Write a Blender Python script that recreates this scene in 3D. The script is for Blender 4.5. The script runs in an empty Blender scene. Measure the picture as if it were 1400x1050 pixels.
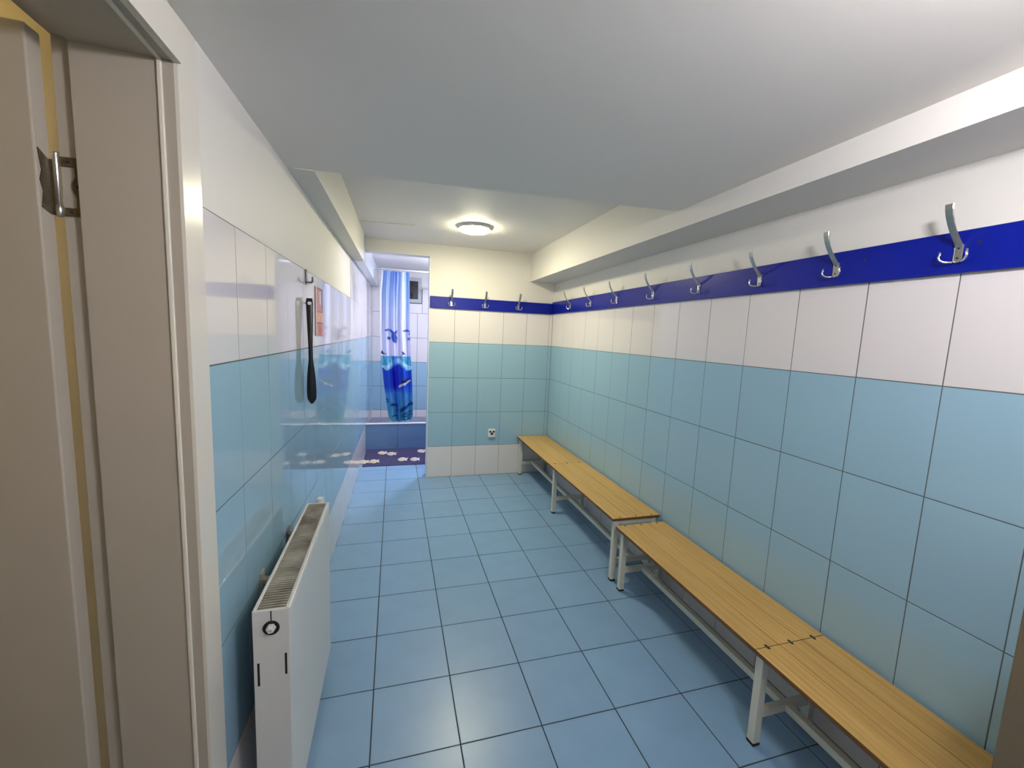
import bpy, bmesh, math, random
from mathutils import Vector, Matrix
random.seed(7)
S = bpy.context.scene
C = S.collection

# ------------------------------------------------------------------ camera, world, exposure
F, YAW, PIT, ROLL, CZ = 564.69, .2807, .1178, .0424, 1.5741
cy, sy, cp, sp, cr, sr = math.cos(YAW), math.sin(YAW), math.cos(PIT), math.sin(PIT), math.cos(ROLL), math.sin(ROLL)
fwd = Vector((sy*cp, cy*cp, -sp)); rt0 = Vector((cy, -sy, 0)); up0 = rt0.cross(fwd)
rt = rt0*cr + up0*sr; up = -rt0*sr + up0*cr
cam = bpy.data.cameras.new('camera'); cam.sensor_width = 36; cam.lens = F*36/1400; cam.clip_start = .02
co = bpy.data.objects.new('camera', cam); C.objects.link(co)
co.matrix_world = Matrix(((rt.x, up.x, -fwd.x, 0), (rt.y, up.y, -fwd.y, 0), (rt.z, up.z, -fwd.z, CZ), (0, 0, 0, 1)))
S.camera = co
W = bpy.data.worlds.new('world'); S.world = W; W.use_nodes = True
W.node_tree.nodes['Background'].inputs[0].default_value = (.6, .65, .7, 1)
W.node_tree.nodes['Background'].inputs[1].default_value = .05
S.view_settings.view_transform = 'Standard'; S.view_settings.look = 'None'
S.view_settings.gamma = 1; S.view_settings.use_curve_mapping = False
S.view_settings.exposure = 0.08
# lamp strengths and colours (lamps are glowing fixture meshes, built further down)
WARM = ((1.0, .915, .63), 152)
NEAR = ((.985, .94, 1.0), 285)
COLD = ((.78, .80, 1.0), 280)
HALL = ((1.0, .92, .78), 125)

# ------------------------------------------------------------------ materials
def lin(c): return tuple((v/255/12.92 if v/255 <= .04045 else ((v/255+.055)/1.055)**2.4) for v in c)
def mat(name, rgb, rough=.5, metal=0, var=0, bump=0, bscale=40, noise=0, nscale=5, emit=None, spec=.5, coat=0, rgb2=None):
    m = bpy.data.materials.new(name); m.use_nodes = True
    nt = m.node_tree; b = nt.nodes['Principled BSDF']
    c = lin(rgb); b.inputs['Base Color'].default_value = (*c, 1)
    b.inputs['Roughness'].default_value = rough; b.inputs['Metallic'].default_value = metal
    b.inputs['Specular IOR Level'].default_value = spec
    b.inputs['Coat Weight'].default_value = coat; b.inputs['Coat Roughness'].default_value = .08
    src = None
    tc = nt.nodes.new('ShaderNodeTexCoord')
    if noise or rgb2:
        n = nt.nodes.new('ShaderNodeTexNoise'); n.inputs['Scale'].default_value = nscale; n.inputs['Detail'].default_value = 4
        nt.links.new(tc.outputs['Object'], n.inputs['Vector'])
        r = nt.nodes.new('ShaderNodeValToRGB')
        c2 = lin(rgb2) if rgb2 else tuple(v*(1-noise) for v in c)
        r.color_ramp.elements[0].position = .35; r.color_ramp.elements[1].position = .68
        r.color_ramp.elements[0].color = (*c2, 1); r.color_ramp.elements[1].color = (*c, 1)
        nt.links.new(n.outputs['Fac'], r.inputs['Fac']); src = r.outputs['Color']
    if var:
        oi = nt.nodes.new('ShaderNodeObjectInfo'); mr = nt.nodes.new('ShaderNodeMapRange')
        mr.inputs['To Min'].default_value = 1-var; mr.inputs['To Max'].default_value = 1+var
        nt.links.new(oi.outputs['Random'], mr.inputs['Value'])
        h = nt.nodes.new('ShaderNodeHueSaturation')
        if src: nt.links.new(src, h.inputs['Color'])
        else: h.inputs['Color'].default_value = (*c, 1)
        nt.links.new(mr.outputs['Result'], h.inputs['Value']); src = h.outputs['Color']
    if src: nt.links.new(src, b.inputs['Base Color'])
    if bump:
        n2 = nt.nodes.new('ShaderNodeTexNoise'); n2.inputs['Scale'].default_value = bscale; n2.inputs['Detail'].default_value = 3
        nt.links.new(tc.outputs['Object'], n2.inputs['Vector'])
        bp = nt.nodes.new('ShaderNodeBump'); bp.inputs['Strength'].default_value = bump; bp.inputs['Distance'].default_value = .004
        nt.links.new(n2.outputs['Fac'], bp.inputs['Height']); nt.links.new(bp.outputs['Normal'], b.inputs['Normal'])
    if emit:
        b.inputs['Emission Color'].default_value = (*emit[0], 1); b.inputs['Emission Strength'].default_value = emit[1]
    return m
M = {}
M['blue_tile'] = mat('blue wall tile glaze', (153, 188, 206), .045, var=.012, bump=.018, bscale=7)
M['white_tile'] = mat('white wall tile glaze', (224, 219, 218), .045, var=.012, bump=.018, bscale=7)
M['floor_tile'] = mat('blue floor tile', (132, 168, 202), .32, var=.025, bump=.06, bscale=60, noise=.06, nscale=7)
M['light_tinted_tile'] = mat('blue tile glaze with light painted in', (96, 128, 168), .15, var=.02)  # tile blue darkened to paint in the bluish light on the curb
M['grout'] = mat('wall grout', (92, 96, 96), .9)
M['floor_grout'] = mat('floor grout', (62, 70, 78), .9)
M['paint'] = mat('white wall paint', (221, 218, 211), .55, bump=.12, bscale=30)
M['ceiling'] = mat('ceiling paint', (236, 230, 222), .6, spec=.25, bump=.15, bscale=18)
M['soffit'] = mat('pale soffit gloss paint', (205, 210, 216), .2)
M['door'] = mat('door lacquer', (176, 168, 153), .35, bump=.05, bscale=80)
M['casing'] = mat('glossy casing lacquer', (222, 217, 204), .22, bump=.03, bscale=60)
M['hall'] = mat('cream hall paint', (238, 226, 190), .7)
M['pillar'] = mat('tan painted pillar', (118, 104, 82), .7, noise=.08, nscale=9)
M['blueboard'] = mat('royal blue laminate', (2, 24, 142), .30, spec=.3, noise=.08, nscale=14)
M['metal'] = mat('satin nickel', (190, 190, 188), .28, metal=1)
M['chrome'] = mat('chrome', (225, 225, 225), .12, metal=1)
M['screw'] = mat('dark screw', (70, 66, 62), .4, metal=.8)
M['brass'] = mat('aged hinge brass', (108, 98, 76), .42, metal=.7, noise=.3, nscale=60)
M['frame'] = mat('ivory powder coat', (216, 213, 198), .4, bump=.04, bscale=90)
M['rubber'] = mat('black rubber', (22, 22, 24), .7)
M['edge'] = mat('brown board edge', (108, 72, 34), .6)
M['radiator'] = mat('radiator enamel', (214, 213, 208), .3)
M['grille'] = mat('dusty grille enamel', (196, 190, 176), .5, rgb2=(120, 112, 98), nscale=8)
M['dark'] = mat('painted cavity shade', (22, 20, 18), .8)  # near-black standing in for shade inside openings
M['black'] = mat('black plastic', (9, 10, 17), .3)
M['hookgrey'] = mat('grey hook metal', (112, 112, 110), .4, metal=.4)
M['plastic'] = mat('white plastic', (228, 228, 226), .3)
M['rodm'] = mat('white rod enamel', (225, 228, 235), .25)
M['trim'] = mat('white corner profile', (225, 225, 228), .3)
M['mat'] = mat('purple grey ribbed mat', (46, 46, 84), .9, rgb2=(80, 74, 112), nscale=60)
M['fish'] = mat('printed pale fish', (215, 208, 190), .85, rgb2=(190, 170, 140), nscale=40)
M['winframe'] = mat('grey window frame', (168, 170, 172), .4)
M['tray'] = mat('grey shower tray', (128, 132, 150), .35)
M['glassdark'] = mat('dark night glass', (14, 15, 20), .08)
def lampmat(n, L): return mat(n, (255, 250, 240), .4, emit=L)
def wood():
    m = mat('oak laminate', (201, 160, 88), .38, var=.05)
    nt = m.node_tree; b = nt.nodes['Principled BSDF']
    tc = nt.nodes.new('ShaderNodeTexCoord'); mp = nt.nodes.new('ShaderNodeMapping')
    mp.inputs['Scale'].default_value = (42, 1.1, 42)
    oi = nt.nodes.new('ShaderNodeObjectInfo'); va = nt.nodes.new('ShaderNodeVectorMath'); va.operation = 'ADD'
    sc_ = nt.nodes.new('ShaderNodeVectorMath'); sc_.operation = 'SCALE'; sc_.inputs['Scale'].default_value = 9
    cx = nt.nodes.new('ShaderNodeCombineXYZ')
    for k in range(3): nt.links.new(oi.outputs['Random'], cx.inputs[k])
    nt.links.new(cx.outputs[0], sc_.inputs[0]); nt.links.new(tc.outputs['Object'], va.inputs[0]); nt.links.new(sc_.outputs[0], va.inputs[1])
    nt.links.new(va.outputs[0], mp.inputs['Vector'])
    n = nt.nodes.new('ShaderNodeTexNoise'); n.inputs['Scale'].default_value = 2.2; n.inputs['Detail'].default_value = 6; n.inputs['Roughness'].default_value = .6
    nt.links.new(mp.outputs['Vector'], n.inputs['Vector'])
    r = nt.nodes.new('ShaderNodeValToRGB'); r.color_ramp.elements[0].position = .3; r.color_ramp.elements[1].position = .72
    r.color_ramp.elements[0].color = (*lin((184, 144, 76)), 1); r.color_ramp.elements[1].color = (*lin((216, 178, 106)), 1)
    nt.links.new(n.outputs['Fac'], r.inputs['Fac'])
    h = [q for q in nt.nodes if q.type == 'HUE_SAT'][0]
    nt.links.new(r.outputs['Color'], h.inputs['Color'])
    return m
M['wood'] = wood()
def attr_mat(name, rough=.5, sheen=0, trans=0):
    m = bpy.data.materials.new(name); m.use_nodes = True; nt = m.node_tree; b = nt.nodes['Principled BSDF']
    a = nt.nodes.new('ShaderNodeAttribute'); a.attribute_name = 'print'
    nt.links.new(a.outputs['Color'], b.inputs['Base Color']); b.inputs['Roughness'].default_value = rough
    if trans:
        t = nt.nodes.new('ShaderNodeBsdfTranslucent'); mx = nt.nodes.new('ShaderNodeMixShader'); mx.inputs[0].default_value = trans
        nt.links.new(a.outputs['Color'], t.inputs['Color'])
        nt.links.new(b.outputs[0], mx.inputs[1]); nt.links.new(t.outputs[0], mx.inputs[2])
        nt.links.new(mx.outputs[0], nt.nodes['Material Output'].inputs['Surface'])
    return m

# ------------------------------------------------------------------ helpers
def link(name, me, parent=None, **props):
    o = bpy.data.objects.new(name, me); C.objects.link(o)
    if parent: o.parent = parent
    for k, v in props.items(): o[k] = v
    return o
def mesh(name, bm, mats, smooth=False):
    bmesh.ops.recalc_face_normals(bm, faces=bm.faces)
    me = bpy.data.meshes.new(name); bm.to_mesh(me); bm.free()
    for m in (mats if isinstance(mats, (list, tuple)) else [mats]): me.materials.append(M[m] if isinstance(m, str) else m)
    if smooth:
        for p in me.polygons: p.use_smooth = True
    return me
def box(bm, a, b, bev=0, mi=0):
    x0, x1 = sorted((a[0], b[0])); y0, y1 = sorted((a[1], b[1])); z0, z1 = sorted((a[2], b[2]))
    r = bmesh.ops.create_cube(bm, size=1)
    vs = r['verts']
    for v in vs: v.co = Vector(((x0+x1)/2+v.co.x*(x1-x0), (y0+y1)/2+v.co.y*(y1-y0), (z0+z1)/2+v.co.z*(z1-z0)))
    fs = set(f for v in vs for f in v.link_faces)
    for f in fs: f.material_index = mi
    if bev:
        es = list(set(e for v in vs for e in v.link_edges))
        bmesh.ops.bevel(bm, geom=es, offset=bev, segments=2, affect='EDGES', profile=.5)
def prism(bm, poly, z0, z1):
    lo = [bm.verts.new((x, y, z0(x, y) if callable(z0) else z0)) for x, y in poly]
    hi = [bm.verts.new((x, y, z1)) for x, y in poly]
    bm.faces.new(lo[::-1]); bm.faces.new(hi)
    for i in range(len(poly)):
        j = (i+1) % len(poly); bm.faces.new((lo[i], lo[j], hi[j], hi[i]))
def tube(bm, pts, r, seg=10, cap=True):
    pts = [Vector(p) for p in pts]; rings = []; n = len(pts)
    rr = r if isinstance(r, (list, tuple)) else [r]*n
    t0 = (pts[1]-pts[0]).normalized(); ref = Vector((0, 0, 1)) if abs(t0.z) < .9 else Vector((1, 0, 0))
    a = t0.cross(ref).normalized()
    for i, p in enumerate(pts):
        t = (pts[min(i+1, n-1)]-pts[max(i-1, 0)]).normalized()
        a = (a - t*a.dot(t)).normalized(); b = t.cross(a)
        rings.append([bm.verts.new(p+(a*math.cos(k*2*math.pi/seg)+b*math.sin(k*2*math.pi/seg))*rr[i]) for k in range(seg)])
    for i in range(n-1):
        for k in range(seg): bm.faces.new((rings[i][k], rings[i][(k+1) % seg], rings[i+1][(k+1) % seg], rings[i+1][k]))
    if cap: bm.faces.new(rings[0][::-1]); bm.faces.new(rings[-1])
def strip(bm, prof, w, t, axis='u'):
    """ribbon of thickness t and width w swept along profile of (out, up); local x = sideways, -y = out, z = up"""
    pts = [Vector((0, -o, z)) for o, z in prof]; rings = []
    for i, p in enumerate(pts):
        d = (pts[min(i+1, len(pts)-1)]-pts[max(i-1, 0)]).normalized(); nrm = Vector((0, d.z, -d.y))
        ww = w[i] if isinstance(w, (list, tuple)) else w
        c = t*.35
        rings.append([bm.verts.new(p+Vector((sx*(ww/2-(c if abs(st) > .6 else 0)), 0, 0))+nrm*st*t/2) for sx, st in
                      ((-1, -.4), (-1, .4), (-1, 1), (1, 1), (1, .4), (1, -.4), (1, -1), (-1, -1))])
    for i in range(len(rings)-1):
        for k in range(8): bm.faces.new((rings[i][k], rings[i][(k+1) % 8], rings[i+1][(k+1) % 8], rings[i+1][k]))
    bm.faces.new(rings[0][::-1]); bm.faces.new(rings[-1])
def lathe(bm, prof, seg=32, axis=None):
    rings = []
    for r, z in prof:
        if r < 1e-6: rings.append([bm.verts.new((0, 0, z))])
        else: rings.append([bm.verts.new((r*math.cos(k*2*math.pi/seg), r*math.sin(k*2*math.pi/seg), z)) for k in range(seg)])
    for a, b in zip(rings, rings[1:]):
        for k in range(seg):
            j = (k+1) % seg
            if len(a) == 1 and len(b) == 1: continue
            if len(a) == 1: bm.faces.new((a[0], b[j], b[k]))
            elif len(b) == 1: bm.faces.new((a[k], a[j], b[0]))
            else: bm.faces.new((a[k], a[j], b[j], b[k]))
def part(name, build, mats, parent=None, smooth=False, **props):
    bm = bmesh.new(); build(bm); return link(name, mesh(name, bm, mats, smooth), parent, **props)
def struct(name, build, mats, **props): return part(name, build, mats, kind='structure', **props)
def boxpart(name, a, b, m, parent=None, bev=0, **props): return part(name, lambda bm: box(bm, a, b, bev), m, parent, **props)
def thing(name, loc, label, cat, group=None, rot=0):
    o = bpy.data.objects.new(name, None); C.objects.link(o); o.location = loc; o.rotation_euler = (0, 0, rot); o.empty_display_size = .1
    o['label'] = label; o['category'] = cat
    if group: o['group'] = group
    return o
TC = {}
def tile_mesh(w, h, m, t=.008, b=.0007):
    k = (round(w, 3), round(h, 3), m)
    if k in TC: return TC[k]
    bm = bmesh.new(); w2, h2 = k[0]/2, k[1]/2
    r0 = [bm.verts.new((sx*w2, s_*h2, -t)) for sx, s_ in ((-1, -1), (1, -1), (1, 1), (-1, 1))]
    r1 = [bm.verts.new((sx*w2, s_*h2, -b)) for sx, s_ in ((-1, -1), (1, -1), (1, 1), (-1, 1))]
    r2 = [bm.verts.new((sx*(w2-b), s_*(h2-b), 0)) for sx, s_ in ((-1, -1), (1, -1), (1, 1), (-1, 1))]
    bm.faces.new(r0[::-1]); bm.faces.new(r2)
    for i in range(4):
        j = (i+1) % 4
        bm.faces.new((r0[i], r0[j], r1[j], r1[i])); bm.faces.new((r1[i], r1[j], r2[j], r2[i]))
    TC[k] = mesh('tile', bm, m); return TC[k]
def tile(parent, O, U, V, u0, u1, v0, v1, m, gap=.0032):
    """tile whose glazed face lies in the plane O + uU + vV, facing U x V"""
    if u1-u0 < .012 or v1-v0 < .012: return
    N = U.cross(V); w, h = u1-u0-gap, v1-v0-gap
    p = O + U*(u0+u1)/2 + V*(v0+v1)/2 + N*random.uniform(-.0004, .0003)
    Nn = (N + U*random.uniform(-.0012, .0012) + V*random.uniform(-.0012, .0012)).normalized()
    Un = (U - Nn*U.dot(Nn)).normalized(); Vn = Nn.cross(Un)
    o = link('tile', tile_mesh(w, h, m), parent)
    o.matrix_world = Matrix(((Un.x, Vn.x, Nn.x, p.x), (Un.y, Vn.y, Nn.y, p.y), (Un.z, Vn.z, Nn.z, p.z), (0, 0, 0, 1)))
X_, Y_, Z_ = Vector((1, 0, 0)), Vector((0, 1, 0)), Vector((0, 0, 1))

# ------------------------------------------------------------------ room dimensions
XR, YE, YB, YN = 1.7168, 4.4074, 6.6, -1.2        # right wall, end wall, shower back wall, near wall
LX0, LK = -.4572, .0198                           # left wall face: x = LX0 + LK*y
lx = lambda y: LX0+LK*y
ROWS = [0, .3412, .7167, 1.0923, 1.4678, 1.8434, 2.2189]
ZC = 2.46                                          # high ceiling
zf = lambda x, y=0: 2.205+(x+.44)*.0278            # lower front ceiling (slightly sloping)

# ------------------------------------------------------------------ floor
fl = struct('floor', lambda bm: box(bm, (-.75, YN, -.12), (1.95, YB+.1, -.0018)), 'floor_grout')
fx = [-.4075+i/3 for i in range(0, 7)]
for j in range(-8, 13):
    y0 = 1.4004+j/3; y1 = y0+1/3
    if y1 < YN+.05: continue
    y1 = min(y1, 5.59)
    if y1-y0 < .03: continue
    xl = lx((y0+y1)/2)-.004
    cols = [(xl, fx[0]) if fx[0]-xl > .012 else None] + [(fx[i], fx[i+1]) for i in range(6)] + [(fx[6], XR-.002)]
    if cols[0] is None: cols[1] = (xl, fx[1])
    for c in cols:
        if c is None: continue
        if c[1]-c[0] < .02: continue
        tile(fl, Vector((0, 0, 0)), X_, Y_, c[0], c[1], y0, y1, 'floor_tile', gap=.0055)

# ------------------------------------------------------------------ walls
wr = struct('wall_right', lambda bm: box(bm, (XR+.0035, YN, 0), (XR+.2, YE+.2, ZC)), 'paint')
boxpart('grout_bed', (XR+.0009, YN, 0), (XR+.0045, YE, ROWS[5]), 'grout', wr)
ys = [.662, .901, 1.1655] + [.6442+.2659*k for k in range(3, 14)] + [YE]
ys = [.662-.2659*k for k in range(7, 0, -1)] + ys
Or = Vector((XR, 0, 0))
for i in range(len(ys)-1):
    for r in range(5):
        a, b = ys[i], ys[i+1]
        tile(wr, Or, -Y_, Z_, -b, -a, ROWS[r], ROWS[r+1], 'white_tile' if r in (0, 4) else 'blue_tile')

wb = struct('wall_back', lambda bm: (box(bm, (.3471, YE+.0035, 0), (XR+.0035, YE+.12, ZC)), box(bm, (lx(YE)-.02, YE+.0035, 2.335), (.3471, YE+.12, ZC))), 'paint')
boxpart('grout_bed', (.352, YE+.0009, 0), (XR, YE+.0045, ROWS[5]), 'grout', wb)
xs = [.3500]+[.3471+.2658*i for i in range(1, 6)]+[XR-.001]
Oe = Vector((0, YE, 0))
for i in range(len(xs)-1):
    for r in range(5):
        tile(wb, Oe, X_, Z_, xs[i], xs[i+1], ROWS[r], ROWS[r+1], 'white_tile' if r in (0, 4) else 'blue_tile')
part('corner_profile', lambda bm: (box(bm, (.342, YE-.002, 0), (.351, YE+.010, 2.335), .0015), box(bm, (.342, YE+.0, 0), (.346, YE+.122, 2.335))), 'trim', wb, label='white vertical corner profile')

# left wall (very slightly skewed in plan), tiled; the doorway is at y 0.22..1.083
D0, D1, HZ = .22, 1.083, 2.105
def lwall(bm):
    f = lambda y, o=.0035: (lx(y)-o, y)
    back = -.645
    prism(bm, [f(D1), f(YB+.1), (back, YB+.1), (back, D1+.016)][::1] if False else [f(D1, .0035), f(YB+.1), (back, YB+.1), (back, D1+.016), (-.615, D1+.016), (-.615, D1+.004)], 0, ZC)
    prism(bm, [f(YN), f(D0), (back, D0), (back, YN)], 0, ZC)
    prism(bm, [f(D0), f(D1), (back, D1), (back, D0)], HZ+.022, ZC)
wl = struct('wall_left', lwall, 'paint')
Ul = Vector((LK, 1, 0)).normalized(); Ol = Vector((LX0, 0, 0)); kk = math.sqrt(1+LK*LK)
part('grout_bed', lambda bm: prism(bm, [(lx(1.17)-.0008, 1.17), (lx(YB)-.0008, YB), (lx(YB)-.0045, YB), (lx(1.17)-.0045, 1.17)], 0, ROWS[5]), 'grout', wl)
yl = [1.150, 1.366]+[1.366+.2659*k for k in range(1, 20)]+[YB]
yl = [v for v in yl if v <= YB]
for i in range(len(yl)-1):
    a, b = yl[i]*kk, yl[i+1]*kk
    far = yl[i] > 4.0
    for r in range(6 if far else 5):
        tile(wl, Ol, Ul, Z_, a, b, ROWS[r], min(ROWS[r+1], 2.2), 'blue_tile' if r in (1, 2, 3) else 'white_tile')
for i in range(5):
    a, b = (YN+.02+i*.2659)*kk, (YN+.02+(i+1)*.2659)*kk
    for r in range(5): tile(wl, Ol, Ul, Z_, a, b, ROWS[r], ROWS[r+1], 'white_tile' if r in (0, 4) else 'blue_tile')

wn = struct('wall_front', lambda bm: box(bm, (-.75, YN-.15, 0), (XR+.2, YN, ZC)), 'paint')

# shower room shell
wf = struct('wall_shower', lambda bm: box(bm, (-.6, YB+.0035, 0), (1.3, YB+.15, ZC)), 'paint')
boxpart('grout_bed', (-.32, YB+.0009, 0), (1.1, YB+.0045, ROWS[6]), 'grout', wf)
bx = [lx(YB)+.002, -.19, .076, .342, .608, .874, 1.1]
for i in range(len(bx)-1):
    for r in range(6):
        if bx[i] < .39 and bx[i+1] > -.08 and r == 5: continue
        tile(wf, Vector((0, YB, 0)), X_, Z_, bx[i], bx[i+1], ROWS[r], min(ROWS[r+1], 2.2189), 'blue_tile' if r in (1, 2) else 'white_tile', gap=.005)
ROWT = ROWS[5]
tile(wf, Vector((0, YB, 0)), X_, Z_, -.19, -.085, ROWT, 2.2189, 'white_tile', gap=.005)
tile(wf, Vector((0, YB, 0)), X_, Z_, -.085, .41, ROWT, 1.99, 'white_tile', gap=.005)
tile(wf, Vector((0, YB, 0)), X_, Z_, .41, .608, ROWT, 2.2189, 'white_tile', gap=.005)
ws = struct('wall_vestibule', lambda bm: box(bm, (1.1, YE+.12, 0), (1.25, YB+.05, ZC)), 'soffit')
# window high in the shower back wall
def wframe(bm):
    x0, x1, z0, z1, w = -.08, .40, 2.0, 2.38, .055
    y0, y1 = YB-.012, YB+.03
    box(bm, (x0, y0, z0), (x1, y1, z0+w), .003); box(bm, (x0, y0, z1-w), (x1, y1, z1), .003)
    box(bm, (x0, y0, z0+w), (x0+w, y1, z1-w), .003); box(bm, (x1-w, y0, z0+w), (x1, y1, z1-w), .003)
w1 = struct('window_1', wframe, 'winframe')
boxpart('pane', (-.03, YB-.002, 2.05), (.35, YB+.003, 2.33), 'glassdark', w1, label='dark window pane')

# ceiling: high recess over the back, lower slab in front with a cut edge
ce = struct('ceiling', lambda bm: box(bm, (-.75, YN-.1, ZC), (XR+.2, YB+.15, ZC+.12)), 'ceiling')
part('lower_ceiling_slab', lambda bm: prism(bm, [(-.44, YN), (XR+.003, YN), (XR+.003, 1.955), (-.437, 1.94)][::1], zf, ZC), 'ceiling', ce)
def beam(bm):
    bxx = lambda y: -.35+.0165*y
    prism(bm, [(lx(1.93)-.003, 1.9405), (bxx(1.93), 1.9405), (bxx(4.24), 4.24), (lx(4.24)-.003, 4.24)], 2.205, ZC)
part('side_beam', beam, 'paint', ce)
part('side_beam', lambda bm: prism(bm, [(lx(4.24)-.003, 4.24), (-.28, 4.24), (-.241, YB), (lx(YB)-.003, YB)], 2.204, ZC), 'soffit', ce)
part('bulkhead', lambda bm: box(bm, (1.431, YN, 2.164), (XR+.0035, YE+.0035, ZC)), 'paint', ce)
part('ceiling_batten', lambda bm: prism(bm, [(-.29, 3.76), (.16, 3.70), (.16, 3.715), (-.29, 3.775)], 2.452, ZC), 'ceiling', ce)

# tan pillar at the right edge, close to the camera
struct('trim_1', lambda bm: box(bm, (1.312, .02, 0), (XR, .492, 1.10), .004), 'pillar')

# ------------------------------------------------------------------ doorway on the left
dr = bpy.data.objects.new('door_1', None); C.objects.link(dr); dr['kind'] = 'structure'; dr.location = (0, 0, 0)
def lining(bm):
    for y0, y1, s in ((D1, D1+.02, 1), (D0-.02, D0, -1)):
        box(bm, (-.615, y0, 0), (-.470, y1, HZ))
        ye = (D1+.012, D1+.03) if s > 0 else (D0-.03, D0-.012)
        box(bm, (-.648, ye[0], 0), (-.615, ye[1], HZ+.012))
    box(bm, (-.615, D0, HZ), (-.470, D1, HZ+.02))
    box(bm, (-.648, D0-.012, HZ+.012), (-.615, D1+.012, HZ+.03))
part('door_lining', lining, 'door', dr)
def bead(bm):
    box(bm, (-.471, D1-.004, 0), (-.462, D1+.012, HZ), .002)
    box(bm, (-.471, D0-.012, 0), (-.462, D0+.004, HZ), .002)
    box(bm, (-.471, D0-.004, HZ-.004), (-.462, D1+.004, HZ+.012), .002)
part('rounded_bead', bead, 'casing', dr)
part('wall_reveal', lambda bm: (box(bm, (-.4625, D1, 0), (-.4418, D1+.01, HZ+.008)), box(bm, (-.4625, D0-.01, 0), (-.443, D0, HZ+.008)), box(bm, (-.4625, D0, HZ), (-.440, D1, HZ+.013))), 'door', dr)
part('side_casing', lambda bm: prism(bm, [(lx(D1)+.001, D1), (lx(1.163)+.003, 1.163), (lx(1.163)-.005, 1.168), (lx(D1)-.006, D1)], 0, 2.195), 'casing', dr)
part('side_casing', lambda bm: prism(bm, [(lx(.14)+.002, .14), (lx(D0)+.001, D0), (lx(D0)-.006, D0), (lx(.14)-.006, .14)], 0, 2.195), 'casing', dr)
part('head_casing', lambda bm: prism(bm, [(lx(D0)+.009, D0), (lx(D1)+.009, D1-.0005), (lx(D1)-.006, D1-.0005), (lx(D0)-.006, D0)], HZ-.004, 2.187), 'casing', dr)
# the leaf stands open at a right angle, into the hall
def leaf(bm):
    box(bm, (-1.50, 1.051, .01), (-.66, 1.089, 2.11), .003)
    for x0, x1, z0, z1 in ((-1.38, -.83, 1.15, 1.98), (-1.38, -.83, .2, 1.0)):
        pass
lf = part('door_leaf', leaf, 'door', dr)
def hinge_at(zc):
    def plates(bm):
        # leaf plate with a notched edge, on the leaf's hinge edge
        pts = [(1.056, -.052), (1.078, -.060), (1.088, -.060), (1.088, .048), (1.078, .045), (1.056, .058), (1.062, .018), (1.056, 0), (1.062, -.02)]
        lo = [bm.verts.new((-.6598, y, zc+z)) for y, z in pts]; hi = [bm.verts.new((-.6575, y, zc+z)) for y, z in pts]
        bm.faces.new(lo); bm.faces.new(hi[::-1])
        for i in range(len(pts)): bm.faces.new((lo[i], lo[(i+1) % len(pts)], hi[(i+1) % len(pts)], hi[i]))
        # jamb plate: two arms and a notched upright
        y0, y1 = D1+.0085, D1+.0118
        box(bm, (-.650, y0, zc+.038), (-.617, y1, zc+.056)); box(bm, (-.650, y0, zc-.058), (-.617, y1, zc-.042))
        pts = [(-.617, .038), (-.617, -.042), (-.625, -.042), (-.6245, -.022), (-.630, -.006), (-.630, .006), (-.6245, .02), (-.625, .038)]
        lo = [bm.verts.new((x, y0, zc+z)) for x, z in pts]; hi = [bm.verts.new((x, y1, zc+z)) for x, z in pts]
        bm.faces.new(lo); bm.faces.new(hi[::-1])
        for i in range(len(pts)): bm.faces.new((lo[i], lo[(i+1) % len(pts)], hi[(i+1) % len(pts)], hi[i]))
    h = part('hinge', plates, 'brass', dr, label='aged brass butterfly hinge')
    part('hinge_pin', lambda bm: tube(bm, [(-.652, D1+.006, zc+z) for z in (-.062, -.060, -.040, -.038, .058, .060, .063)], [.0045, .0065, .0065, .005, .005, .0058, .004], 12), 'metal', h, smooth=True)
    for x, z in ((-.634, .047), (-.634, -.05), (-.622, .0)):
        part('screw', lambda bm: tube(bm, [(x, D1+.0086, zc+z), (x, D1+.0072, zc+z)], [.0032, .002], 10), 'screw', h)
hinge_at(1.835); hinge_at(.32)
# the hall behind the doorway
struct('wall_hall', lambda bm: (box(bm, (-2.6, 1.9, 0), (-.645, 2.0, 2.7)), box(bm, (-2.7, -1.4, 0), (-2.6, 2.0, 2.7)), box(bm, (-2.7, -1.5, 0), (-.645, -1.35, 2.7))), 'hall')
struct('ceiling_hall', lambda bm: box(bm, (-2.7, -1.5, 2.55), (-.75, 2.0, 2.7)), 'hall')
struct('floor_hall', lambda bm: box(bm, (-2.7, -1.5, -.12), (-.75, 2.0, -.002)), 'floor_grout')
struct('wall_hall_side', lambda bm: (box(bm, (-.75, D1+.05, 0), (-.645, 1.9, 2.7)), box(bm, (-.75, -1.5, 0), (-.645, D0-.05, 2.7)), box(bm, (-.66, D0-.05, HZ+.031), (-.6485, D1+.05, 2.7))), 'hall')

# ------------------------------------------------------------------ shower tray and curb
cu = struct('trim_2', lambda bm: box(bm, (lx(5.6)-.01, 5.594, 0), (1.1, 5.632, .335)), 'grout')
ux = [lx(5.59)+.001, .055, .43, .80, 1.1]
for i in range(4): tile(cu, Vector((0, 5.59, 0)), X_, Z_, ux[i], ux[i+1], 0, .338, 'light_tinted_tile', gap=.004)
boxpart('ledge', (lx(5.6), 5.583, .335), (1.1, 5.640, .348), 'plastic', cu, bev=.003, label='glossy white ledge on top of the curb')
struct('trim_3', lambda bm: box(bm, (lx(5.7)-.01, 5.632, 0), (1.1, YB, .225)), 'tray')

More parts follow.
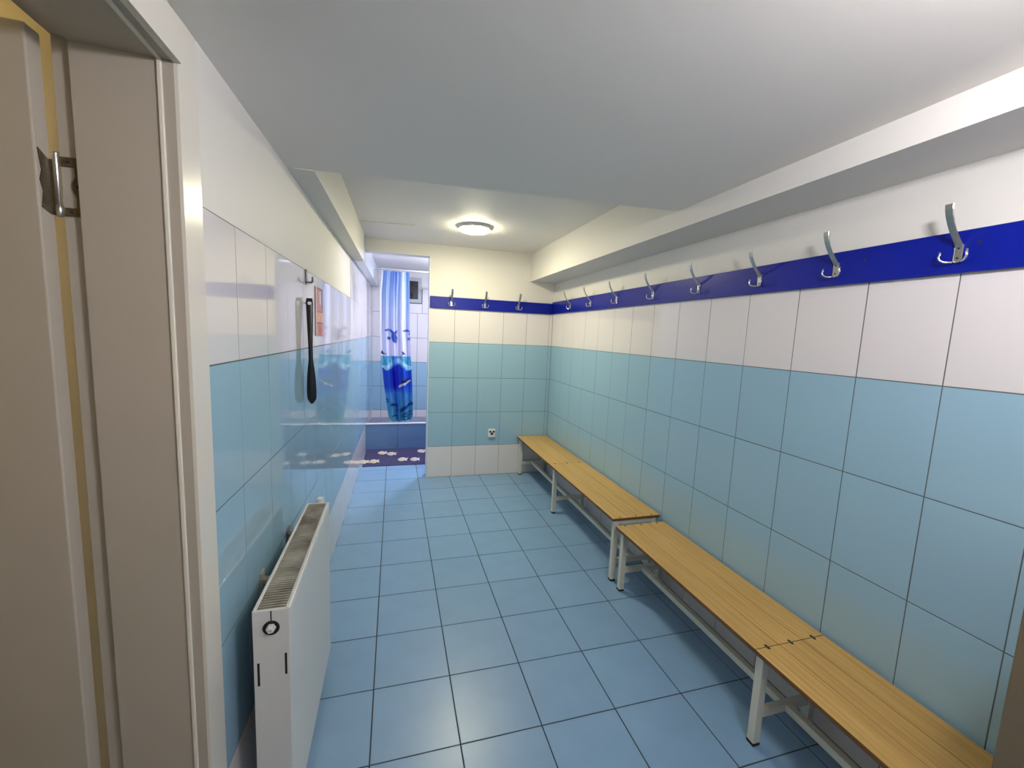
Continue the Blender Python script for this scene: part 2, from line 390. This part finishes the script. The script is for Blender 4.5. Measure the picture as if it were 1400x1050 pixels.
# ------------------------------------------------------------------ lamps
def drum_lamp(loc, L, label):
    t = thing('ceiling_lamp', loc, label, 'lamp')
    part('base_ring', lambda bm: lathe(bm, [(0, 0), (.135, 0), (.135, -.022), (.128, -.026), (0, -.026)], 40), 'plastic', t)
    part('diffuser', lambda bm: lathe(bm, [(.082, -.026), (.086, -.045), (.086, -.105), (.080, -.112), (0, -.112)], 40), lampmat('diffuser near', L), t, smooth=True, label='glowing white diffuser drum')
    part('end_cap', lambda bm: lathe(bm, [(0, -.1125), (.083, -.1125), (.083, -.120), (0, -.122)], 40), 'plastic', t)  # opaque disc added to block the drum's downward light; wide ring shades the ceiling
def ceiling_lamp(loc, r, L, name, label, group=None, d=1):
    t = thing('ceiling_lamp', loc, label, 'lamp', group)
    part('base_ring', lambda bm: lathe(bm, [(0, 0), (r, 0), (r, -.021), (r*.985, -.025), (r*.955, -.025), (r*.945, -.022), (0, -.022)], 40), 'plastic', t, smooth=False)
    part('diffuser', lambda bm: lathe(bm, [(r*.94, -.022), (r*.94, -.022-.012*d), (r*.86, -.022-.028*d), (r*.6, -.022-.038*d), (r*.3, -.022-.042*d), (0, -.022-.043*d)], 40), lampmat('diffuser '+name, L), t, smooth=True, label='glowing white diffuser')
ceiling_lamp((.640, 3.54, ZC), .130, WARM, 'warm', 'glowing round lamp on the raised ceiling before the end wall', d=.62)
drum_lamp((.82, .08, zf(.82)-.0005), NEAR, 'unseen lamp on the lower ceiling near the entrance, drum shape made up to throw light sideways')
ceiling_lamp((.72, 5.15, ZC), .115, COLD, 'cold', 'round bluish lamp on the ceiling of the shower room')
ceiling_lamp((-1.18, 1.66, 2.55), .13, HALL, 'hall', 'round warm lamp on the ceiling of the hall')

# ------------------------------------------------------------------ benches
def bench(label, z, legs, secs, xf, xb):
    y0 = min(s[0] for s in secs); y1 = max(s[1] for s in secs); ym = (y0+y1)/2
    xm = (xf+xb)/2
    t = thing('bench', (xm, ym, 0), label, 'bench', 'benches along the right wall')
    T = .018
    def at(bm, a, b, bev=0, mi=0): box(bm, (a[0]-xm, a[1]-ym, a[2]), (b[0]-xm, b[1]-ym, b[2]), bev, mi)
    for s0, s1 in secs:
        w = (xb-xf)/3
        for k in range(3):
            def slat(bm):
                g = .0005
                at(bm, (xf+k*w+g, s0+.001, z-T), (xf+(k+1)*w-g, s1-.001, z), .0015)
                for f in bm.faces:
                    if f.normal.z < .5: f.material_index = 1
            sl = part('seat_slat', slat, ['wood', 'edge'], t)
            for ye in (s0+(.0065 if s0 > y0+.01 else .016), s1-(.0065 if s1 < y1-.01 else .016)):
                part('screw', lambda bm: tube(bm, [(xf+(k+.5)*w-xm, ye-ym, z-.002), (xf+(k+.5)*w-xm, ye-ym, z+.0012)], [.0075, .006], 12), 'screw', sl)
    L = .032
    for i, y in enumerate(legs):
        for x in (xf+.022, xb-.022-L):
            lg = part('leg', lambda bm: at(bm, (x, y-L/2, .012), (x+L, y+L/2, z-T-.001), .002), 'frame', t)
            part('foot', lambda bm: at(bm, (x-.001, y-L/2-.001, 0), (x+L+.001, y+L/2+.001, .013), .002), 'rubber', lg)
        part('crossbar', lambda bm: at(bm, (xf+.022+L, y-.0125, .118), (xb-.022-L, y+.0125, .150), .0015), 'frame', t)
        part('seat_support', lambda bm: at(bm, (xf+.022+L, y-.0125, z-T-.031), (xb-.022-L, y+.0125, z-T-.001), .0015), 'frame', t)
    for i in range(len(legs)-1):
        a, b = sorted((legs[i], legs[i+1]))
        part('lower_rail', lambda bm: at(bm, (xm-.004, a+.0128, .119), (xm+.026, b-.0128, .149), .0015), 'frame', t)
        part('upper_rail', lambda bm: at(bm, (xb-.10, a+.0128, z-T-.030), (xb-.075, b-.0128, z-T-.001), .0015), 'frame', t)
    return t
bench('slatted oak bench on ivory frame, farther one reaching the corner', .437, [4.35, 3.31, 2.262], [(3.372, 4.395), (2.232, 3.372)], 1.352, 1.702)
bench('slatted oak bench on ivory frame, nearer one running towards the camera', .408, [2.150, 1.135, .56], [(1.140, 2.196), (.505, 1.140)], 1.352, 1.702)

# ------------------------------------------------------------------ coat racks
def hook_meshes():
    pl = bmesh.new(); box(pl, (-.0105, -.005, -.028), (.0105, 0, .028), .0012)
    ar = bmesh.new(); prof = [(.003, .020), (.010, .030), (.026, .046), (.044, .066), (.058, .086), (.068, .106), (.074, .126), (.076, .140)]
    strip(ar, prof, [.019, .019, .018, .018, .019, .021, .022, .022], .006)
    out = [mesh('coat_hook', pl, 'metal'), mesh('upper_arm', ar, 'metal')]
    for s in (-1, 1):
        b = bmesh.new(); pts = []
        for q in range(9):
            a = -math.pi*.5*0 + q/8*math.pi*.62
            R_ = .017; pts.append((s*(.009+.006+R_*math.sin(a)*1.15), -(.006+.010+R_*math.sin(a)*.7), -.022-.0+R_*(1-math.cos(a))-.004))
        pts = [(s*.006, -.004, -.024), (s*.011, -.011, -.0262)]+pts[1:]
        pts = pts+[(pts[-1][0]-s*0.0, pts[-1][1], pts[-1][2]+.010)]
        tube(b, pts, .0034, 8); out.append(mesh('prong', b, 'chrome', True))
    b = bmesh.new(); tube(b, [(0, -.0045, 0), (0, -.0062, 0)], [.0034, .0028], 10); out.append(mesh('screw', b, 'screw'))
    return out
HM = hook_meshes()
def hooks(parent, places, rot):
    for x, y, z in places:
        h = link('coat_hook', HM[0], parent); h.location = (x, y, z); h.rotation_euler = (0, 0, rot)
        link('upper_arm', HM[1], h); link('prong', HM[2], h); link('prong', HM[3], h)
        for dz in (.016, -.014):
            s = link('screw', HM[4], h); s.location = (0, 0, dz)
rk = thing('coat_rack', (XR-.0015, 1.9, 1.89), 'long royal blue board with a row of nickel coat hooks along the right wall', 'coat rack', 'blue coat racks')
boxpart('backboard', (-.0165, .497-1.9, -.064), (0, YE-.003-1.9, .066), 'blueboard', rk, bev=.0015)
hooks(rk, [(-.0165, y-1.9, -.004) for y in (.905, 1.281, 1.643, 2.061, 2.508, 2.994, 3.448, 3.895)], -math.pi/2)
for y in (.86, 1.178, 1.86, 2.75, 3.6):
    part('screw', lambda bm: tube(bm, [(-.0160, y-1.9, .022), (-.0178, y-1.9, .022)], [.005, .0042], 12), 'screw', rk)
rk2 = thing('coat_rack', (1.03, YE-.0012, 1.88), 'short royal blue board with three coat hooks on the end wall', 'coat rack', 'blue coat racks')
part('backboard', lambda bm: box(bm, (.352-1.03, -.0165, -.060), (XR-.022-1.03, 0, .060), .0015), 'blueboard', rk2)
hooks(rk2, [(x-1.03, -.0165, -.004) for x in (.570, .927, 1.300)], 0)

# ------------------------------------------------------------------ radiator
RX0, RX1, RY0, RY1, RZ0, RZ1 = -.370, -.2765, 1.195, 1.945, .075, .79
ra = thing('radiator', ((RX0+RX1)/2, (RY0+RY1)/2, 0), 'white panel radiator with a dusty top grille on the left wall', 'radiator')
ox, oy = ra.location.x, ra.location.y
def rb(bm, a, b, bev=0): box(bm, (a[0]-ox, a[1]-oy, a[2]), (b[0]-ox, b[1]-oy, b[2]), bev)
part('front_panel', lambda bm: rb(bm, (RX1-.012, RY0+.004, RZ0), (RX1, RY1-.004, RZ1-.014), .003), 'radiator', ra)
part('back_panel', lambda bm: rb(bm, (RX0, RY0+.004, RZ0), (RX0+.012, RY1-.004, RZ1-.014), .003), 'radiator', ra)
def side(y):
    def f(bm):
        n0 = len(bm.verts); rb(bm, (RX0+.001, y, RZ0+.01), (RX1-.001, y+.0025, RZ1-.0005), .001)
    return f
for y in (RY0, RY1-.0025):
    sd = part('side_cover', side(y), 'radiator', ra)
    if y == RY0:
        for x, z0, z1 in ((RX0+.010, .565, .635), (RX1-.014, .590, .655)):
            part('slot', lambda bm: rb(bm, (x, y-.0006, z0), (x+.006, y+.0004, z1)), 'dark', sd)
        cx_, cz_ = (RX0+RX1)/2+.001, RZ1-.052
        def ring(bm):
            lathe(bm, [(.021, 0), (.0215, .002), (.0175, .0022), (.015, .0012), (0, .001)], 28)
        rg = part('plug_recess', ring, 'dark', sd, smooth=False); rg.location = (cx_-ox, y-oy, cz_); rg.rotation_euler = (math.pi/2, 0, 0)
        def plug(bm): lathe(bm, [(0, .0006), (.013, .0006), (.012, .009), (.008, .010), (.0075, .016), (.0035, .016), (.003, .011), (0, .011)], 6)
        pg = part('blanking_plug', plug, 'plastic', sd); pg.location = (cx_-ox, y-oy, cz_); pg.rotation_euler = (math.pi/2, 0, 0)
        part('slot', lambda bm: rb(bm, (cx_-.0015, y-.0006, cz_+.019), (cx_+.0015, y+.0004, RZ1-.002)), 'dark', sd)
def gframe(bm):
    rb(bm, (RX0, RY0+.0026, RZ1-.012), (RX0+.009, RY1-.0026, RZ1), .002); rb(bm, (RX1-.012, RY0+.0026, RZ1-.012), (RX1+.001, RY1-.0026, RZ1), .003)
    rb(bm, (RX0+.009, RY0+.0027, RZ1-.011), (RX1-.012, RY0+.008, RZ1-.0005)); rb(bm, (RX0+.009, RY1-.008, RZ1-.011), (RX1-.012, RY1-.0027, RZ1-.0005))
part('grille_frame', gframe, 'radiator', ra)
def gsl(bm):
    n = 62
    for i in range(n):
        y = RY0+.012+(RY1-RY0-.024)*i/(n-1)
        rb(bm, (RX0+.009, y-.0026, RZ1-.008), (RX1-.012, y+.0026, RZ1-.003))
part('grille_slats', gsl, 'grille', ra, kind='stuff')
part('cavity_shade_block', lambda bm: rb(bm, (RX0+.0125, RY0+.01, RZ0+.03), (RX1-.0125, RY1-.01, RZ1-.035)), 'dark', ra)  # solid near-black block, paints the shade between the panels
def valve(bm):
    tube(bm, [(-.318-ox, RY1-.001-oy, RZ1-.045), (-.318-ox, RY1+.02-oy, RZ1-.045)], .008, 12)
    tube(bm, [(-.318-ox, RY1+.018-oy, RZ1-.06), (-.318-ox, RY1+.018-oy, RZ1-.02), (-.318-ox, RY1+.018-oy, RZ1-.018), (-.318-ox, RY1+.018-oy, RZ1+.012), (-.318-ox, RY1+.018-oy, RZ1+.016)], [.008, .008, .017, .016, .011], 16)
part('valve_knob', valve, 'plastic', ra, smooth=False)
for y in (RY0+.30, RY1-.12):
    part('wall_bracket', lambda bm: (rb(bm, (lx(y)+.0, y-.018, RZ0+.08), (lx(y)+.004, y+.018, RZ1-.05)), rb(bm, (lx(y)+.003, y-.012, RZ1-.09), (RX0+.001, y+.012, RZ1-.075)), rb(bm, (lx(y)+.003, y-.012, RZ0+.10), (RX0+.001, y+.012, RZ0+.115))), 'grille', ra)
part('pipe', lambda bm: tube(bm, [(-.335-ox, RY0+.05-oy, RZ0+.02), (-.335-ox, RY0+.05-oy, .0)], .009, 12), 'radiator', ra, smooth=True)
part('pipe', lambda bm: tube(bm, [(-.315-ox, RY1+.018-oy, RZ1-.05), (-.315-ox, RY1+.018-oy, .0)], .0075, 12), 'radiator', ra, smooth=True)

# ------------------------------------------------------------------ things on the left wall
lrot = -math.atan(LK)
def on_left(name, y, z, label, cat):
    return thing(name, (lx(y), y, z), label, cat, rot=math.pi/2+lrot)       # local x = along wall (+y), local -y = out of the wall
# shoehorn (local -y is +x in the room, i.e. out of the wall)
sh = thing('shoehorn', (-.3915, 2.2, 1.70), 'long black plastic shoehorn hanging on the left wall tiles', 'shoehorn', rot=.12)
def shorn(bm):
    rows = []
    for i in range(27):
        s = i/26; z = .008-.508*s
        if s < .03: w = .026+.006*math.sin(s/.03*math.pi/2)
        elif s < .45: w = .032-.012*((s-.03)/.42)
        elif s < .58: w = .020
        else: w = .020+.023*math.sin(min(1, (s-.58)/.30)*math.pi/2)
        if s > .93: w *= math.sqrt(max(.12, 1-((s-.93)/.075)**2))
        cup = .010*max(0, (s-.5)/.5); t = .004
        fr, bk = [], []
        for k in range(9):
            u = (k/8-.5)*2; x = u*w/2+.005*s
            y = -.004-(1-u*u)*(.003+cup)*1.0 - .006*math.sin(s*math.pi)
            fr.append(bm.verts.new((x, y-t/2, z))); bk.append(bm.verts.new((x, y+t/2, z)))
        rows.append((fr, bk))
    for (a, b), (c, d) in zip(rows, rows[1:]):
        for k in range(8):
            bm.faces.new((a[k], a[k+1], c[k+1], c[k])); bm.faces.new((b[k], d[k], d[k+1], b[k+1]))
        bm.faces.new((a[0], c[0], d[0], b[0])); bm.faces.new((a[8], b[8], d[8], c[8]))
    for a, b in (rows[0], rows[-1]):
        for k in range(8): bm.faces.new((a[k], b[k], b[k+1], a[k+1]))
part('blade', shorn, 'black', sh, smooth=True)
part('eyelet', lambda bm: tube(bm, [(0, -.004, -.016), (0, -.0105, -.016)], [.0085, .008], 16), 'plastic', sh, label='white round eyelet')
part('peg', lambda bm: tube(bm, [(-.0205, .003, -.016), (-.004, .003, -.016), (0, -.003, -.016)], .003, 10), 'screw', sh, smooth=True)
hk = on_left('wall_hook', 2.235, 1.812, 'small grey metal hook on the left wall above the shoehorn', 'hook')
part('hook_plate', lambda bm: box(bm, (-.014, -.006, -.034), (.014, 0, .034), .001), 'hookgrey', hk)
part('hook_arm', lambda bm: strip(bm, [(.003, -.024), (.014, -.027), (.024, -.027), (.030, -.022), (.031, 0)], .018, .007), 'hookgrey', hk)
# printed card
def pcol(u, v):
    if u < .10: return (150, 70, 60)
    if u < .20: return (226, 214, 196)
    c = (208, 124, 92)
    n = math.sin(u*23+v*17)*math.sin(v*41-u*9)
    if abs(v-.50) < .012 or abs(v-.27) < .012: return (120, 70, 60)
    if .27 < v < .50:
        c = (228, 160, 96)
        if (u-.55)**2*2+(v-.36)**2*8 < .035: c = (240, 190, 90)
        if abs(u-.62) < .06 and .30 < v < .40: c = (200, 110, 60)
    elif v > .5:
        c = (200, 124, 98)
        if u > .86: c = (110, 72, 96)
        if abs(u-.66) < .09 and .66 < v < .93: c = (222, 214, 226)
        if v > .95: c = (130, 80, 96)
    else:
        c = (202, 110, 88)
        if (u-.6)**2+((v-.12)*1.3)**2 < .018: c = (170, 62, 58)
    return tuple(max(0, min(255, q+n*12)) for q in c)
def printed(me, fn):
    at_ = me.color_attributes.new('print', 'FLOAT_COLOR', 'POINT')
    for i, v in enumerate(me.vertices): at_.data[i].color = (*lin(fn(v.co)), 1)
def card():
    bm = bmesh.new(); nx, nz = 44, 54; w, h = .215, .265
    g = [[bm.verts.new((-w/2+w*i/nx, -.002, -h/2+h*j/nz)) for i in range(nx+1)] for j in range(nz+1)]
    for j in range(nz):
        for i in range(nx): bm.faces.new((g[j][i], g[j][i+1], g[j+1][i+1], g[j+1][i]))
    ring = [(-w/2, -h/2), (w/2, -h/2), (w/2, h/2), (-w/2, h/2)]
    b = [bm.verts.new((x, -.0003, z)) for x, z in ring]; f = [bm.verts.new((x, -.002, z)) for x, z in ring]
    bm.faces.new(b)
    for i in range(4): bm.faces.new((b[i], b[(i+1) % 4], f[(i+1) % 4], f[i]))
    me = mesh('wall_poster', bm, attr_mat('printed card', .35))
    printed(me, lambda c: pcol(c.x/w+.5, c.z/h+.5)); return me
po = link('wall_poster', card()); po.location = (lx(2.55), 2.55, 1.657); po.rotation_euler = (0, 0, math.pi/2+lrot)
po['label'] = 'small orange and pink printed poster beside the shoehorn'; po['category'] = 'poster'

# ------------------------------------------------------------------ socket on the end wall
so = thing('wall_socket', (1.056, YE, .482), 'white twin socket low on the blue tiled end wall', 'socket')
part('cover_plate', lambda bm: box(bm, (-.041, -.020, -.042), (.041, 0, .042), .005), 'plastic', so)
for x, z, r in ((-.019, .014, .012), (.019, .014, .012), (0, -.010, .015)):
    o = part('outlet_recess', lambda bm: lathe(bm, [(r, 0), (r, .0015), (r*.85, .0015), (r*.8, .0004), (0, .0003)], 24), 'screw', so)
    o.location = (x, -.0200, z); o.rotation_euler = (math.pi/2, 0, 0)
part('lower_lip', lambda bm: box(bm, (-.036, -.021, -.050), (.036, 0, -.041), .002), 'frame', so)

# ------------------------------------------------------------------ shower curtain on its rod
rd = thing('curtain_rod', (.3, 5.65, 2.345), 'thin white curtain rod spanning the shower opening', 'curtain rod')
part('rod', lambda bm: tube(bm, [(lx(5.65)+.062-.3+.07, 0, 0), (1.1-.3, 0, 0)], .0085, 12), 'rodm', rd, smooth=True)
part('end_cap', lambda bm: tube(bm, [(.782, 0, 0), (.8, 0, 0)], .02, 16), 'rodm', rd)
part('end_cap', lambda bm: tube(bm, [(-.557, 0, 0), (-.545, 0, 0)], .02, 16), 'rodm', rd)
def lerp(a, b, t): return tuple(p+(q-p)*t for p, q in zip(a, b))
def key(z, ks):
    for (z1, a, b), (z0, c, d) in zip(ks, ks[1:]):
        if z >= z0: t = (z-z0)/(z1-z0); return a*t+c*(1-t), b*t+d*(1-t)
    return ks[-1][1:]
KS = [(2.34, -.157, .183), (2.04, -.182, .190), (1.6, -.178, .195), (1.25, -.165, .215), (.9, -.132, .235), (.6, -.092, .250), (.42, -.066, .250), (.357, -.030, .225)]
def inpoly(x, y, P):
    c = False
    for i in range(len(P)):
        (x1, y1), (x2, y2) = P[i], P[i-1]
        if (y1 > y) != (y2 > y) and x < (x2-x1)*(y-y1)/(y2-y1)+x1: c = not c
    return c
def zpx(py): return 2.345-(py-367)/105.6           # picture row -> height on the curtain, used to lay out the print
def upx(px, py):
    a, b = key(zpx(py), KS); xa = 540.0
    x = (px-538.6)/96.0
    return (x-a)/(b-a)
def fig(pts): return [(upx(px, py), zpx(py)) for px, py in pts]
def zz(P, ox_, oy_, s): return [(ox_+x/s, oy_+y/s) for x, y in P]
DEEP = [fig(zz(P, 510, 360, 8.75)) for P in (
    [(145, 775), (185, 758), (225, 770), (250, 800), (280, 770), (282, 800), (268, 830), (285, 860), (282, 915), (265, 940), (235, 910), (222, 860), (225, 815), (195, 785), (150, 790)],
    [(172, 865), (195, 850), (212, 870), (205, 892), (182, 893)],
    [(335, 780), (375, 762), (420, 765), (440, 790), (436, 890), (412, 862), (422, 835), (405, 815), (415, 795), (385, 785), (340, 792)],
    [(385, 870), (400, 856), (422, 868), (420, 890), (398, 895)])]
SMALL = [fig(zz(P, 510, 470, 8.75)) for P in (
    [(115, 60), (128, 65), (140, 85), (180, 105), (120, 105), (112, 90)], [(335, 65), (350, 75), (362, 90), (388, 105), (345, 103), (322, 125), (338, 100)])]
JUMP = fig(zz([(305, 480), (330, 450), (350, 420), (395, 395), (440, 410), (420, 415), (380, 445), (345, 460), (318, 475)], 510, 470, 8.75))
JUMPW = fig(zz([(300, 505), (318, 478), (345, 462), (385, 447), (430, 408), (440, 418), (400, 455), (350, 490), (310, 515)], 510, 470, 8.75))
LOW = [fig(zz(P, 510, 470, 8.75)) for P in (
    [(315, 840), (320, 790), (360, 750), (410, 715), (435, 700), (425, 668), (445, 680), (482, 712), (450, 722), (420, 745), (370, 790), (330, 835)],
    [(215, 700), (290, 720), (310, 740), (240, 745), (218, 740)],
    [(155, 645), (200, 650), (200, 662), (158, 662)], [(160, 680), (205, 675), (200, 692), (165, 694)],
    [(330, 862), (380, 830), (480, 785), (470, 800), (390, 845), (335, 875)], [(310, 890), (380, 868), (480, 828), (470, 842), (400, 880), (320, 900)],
    [(330, 918), (400, 905), (440, 888), (420, 912), (360, 928)], [(270, 800), (320, 770), (310, 785), (280, 815)], [(225, 860), (300, 850), (320, 865), (240, 875)])]
def ccol(u, z):
    n = math.sin(u*31+z*9)*math.sin(z*27+u*13)
    if z > 1.235:
        top = max(0, min(1, (z-1.35)/1.0))
        c = lerp((214, 210, 238), (112, 150, 212), top**.9*.95)
        band = math.exp(-((u-.72)/.10)**2)*.85+math.exp(-((u-.03)/.035)**2)*1.0+math.exp(-((u-.40)/.05)**2)*.45
        c = lerp(c, (238, 238, 252), min(1, band)*(1-.35*top))
        if top > .5: c = lerp(c, (52, 88, 190), .75*(top-.5)*2*math.exp(-((u-.50)/.07)**2))
        for P in DEEP:
            if inpoly(u, z, P): c = (58, 84, 176) if n > -.4 else (92, 120, 205)
        for P in SMALL:
            if inpoly(u, z, P): c = (46, 40, 92)
        return c
    e = 1.235-z
    teal = (92, 178, 206); deep = (34, 84, 208); dk = (12, 14, 170)
    if e < .15+.04*math.sin(u*9):
        c = lerp((124, 198, 214), (60, 150, 205), .5+.5*n)
        if abs(e-.11-.05*(math.sin(u*7+1))) < .03: c = (178, 222, 242)
        if .35 < u < .52: c = lerp(c, (30, 90, 200), .6)
    elif e < .50:
        c = deep; k = math.exp(-((u-.42)/.13)**2); c = lerp(c, dk, min(1, k*1.2))
        if u < .25: c = lerp(c, (24, 60, 190), .5)
        t = max(0, (e-.40)/.10); c = lerp(c, (66, 136, 214), t)
    else:
        t = min(1, (e-.5)/.35); c = lerp((72, 142, 216), (66, 160, 186), t)
        if .3 < u < .52: c = lerp(c, (28, 96, 176), .7)
        c = lerp(c, (150, 205, 220), .25*max(0, n))
    if inpoly(u, z, JUMPW): c = (236, 224, 240)
    if inpoly(u, z, JUMP): c = (58, 38, 70)
    for P in LOW:
        if inpoly(u, z, P): c = (28, 56, 128)
    return c
def curtain_mesh():
    bm = bmesh.new(); NU, NV = 96, 250; z1, z0 = 2.325, .357; g = []
    for j in range(NV+1):
        z = z1+(z0-z1)*j/NV; a, b = key(z, KS); row = []
        s = (z1-z)/(z1-z0)
        amp = .020+.012*s
        for i in range(NU+1):
            u = i/NU
            y = amp*math.sin(u*2*math.pi*3.5+.6+.5*s)+.004*math.sin(u*2*math.pi*8+s*1.5)-.02*math.exp(-((u-.02)/.04)**2)+.03*math.exp(-((u-.50)/.035)**2)
            zz_ = z+(.015*math.sin(u*9) if j == NV else 0)*0
            lift = .022*abs(u-.35)*1.2 if s > .9 else 0
            row.append(bm.verts.new((a+(b-a)*u+.004*math.sin(u*2*math.pi*7), y, z-2.345+lift*(s-.9)*10)))
        g.append(row)
    for j in range(NV):
        for i in range(NU): bm.faces.new((g[j][i], g[j][i+1], g[j+1][i+1], g[j+1][i]))
    me = mesh('sheet', bm, attr_mat('printed curtain fabric', .45, trans=.35), True)
    at_ = me.color_attributes.new('print', 'FLOAT_COLOR', 'POINT')
    for k in range(len(me.vertices)):
        j, i = divmod(k, NU+1); at_.data[k].color = (*lin(ccol(i/NU, z1+(z0-z1)*j/NV)), 1)
    return me
ct = thing('shower_curtain', (0, 5.65, 2.345), 'bunched shower curtain printed with dolphins and blue sea', 'curtain')
link('sheet', curtain_mesh(), ct)
for i in range(7):
    x = -.15+.055*i
    part('curtain_ring', lambda bm: tube(bm, [(x, .019*math.sin(a), .019*math.cos(a)-.0078) for a in [q*math.pi/8 for q in range(17)]], .0018, 6, False), 'plastic', ct, smooth=True)

# ------------------------------------------------------------------ mat in front of the curb
mt = thing('bath_mat', (.24, 5.215, 0), 'purple grey ribbed mat with pale fish in front of the shower curb', 'mat')
def matm(bm):
    x0, x1 = lx(5.2)-.24+.012, 1.0-.24
    n = 150
    for i in range(n):
        a = x0+(x1-x0)*i/n; b = a+(x1-x0)/n*.62
        box(bm, (a, -.350, .001), (b, .355, .0075))
    box(bm, (x0, -.352, .0005), (x1, .357, .005))
part('ribbed_sheet', matm, 'mat', mt)
def fishm(bm):
    P = [(-.050, .0), (-.030, .030), (.0, .040), (.022, .030), (.030, .012), (.052, .036), (.048, .0), (.056, -.034), (.030, -.012), (.018, -.032), (-.005, -.038), (-.032, -.028)]
    c = bm.verts.new((0, 0, .0092)); rim = [bm.verts.new((x, y*1.35, .0086)) for x, y in P]; lo = [bm.verts.new((x, y*1.35, .0070)) for x, y in P]
    for i in range(len(P)):
        j = (i+1) % len(P); bm.faces.new((c, rim[i], rim[j])); bm.faces.new((rim[i], lo[i], lo[j], rim[j]))
    bm.faces.new(lo[::-1])
b_ = bmesh.new(); fishm(b_); FM = mesh('fish_motif', b_, 'fish')
for k, (x, y) in enumerate([(-.133, 5.387), (-.020, 5.336), (.36, 5.408), (-.335, 5.035), (-.220, 5.043), (.11, 5.083), (.255, 5.063), (.62, 5.35), (.72, 5.05), (.50, 5.07)]):
    o = link('fish_motif', FM, mt); o.location = (x-.24, y-5.215, 0); o.rotation_euler = (0, 0, (.15, -.1, .1, .1, .05, -.2, -.1, .1, 0, .1)[k])
    o.scale = (1.15, 1.5, 1)
bpy.context.view_layer.update()
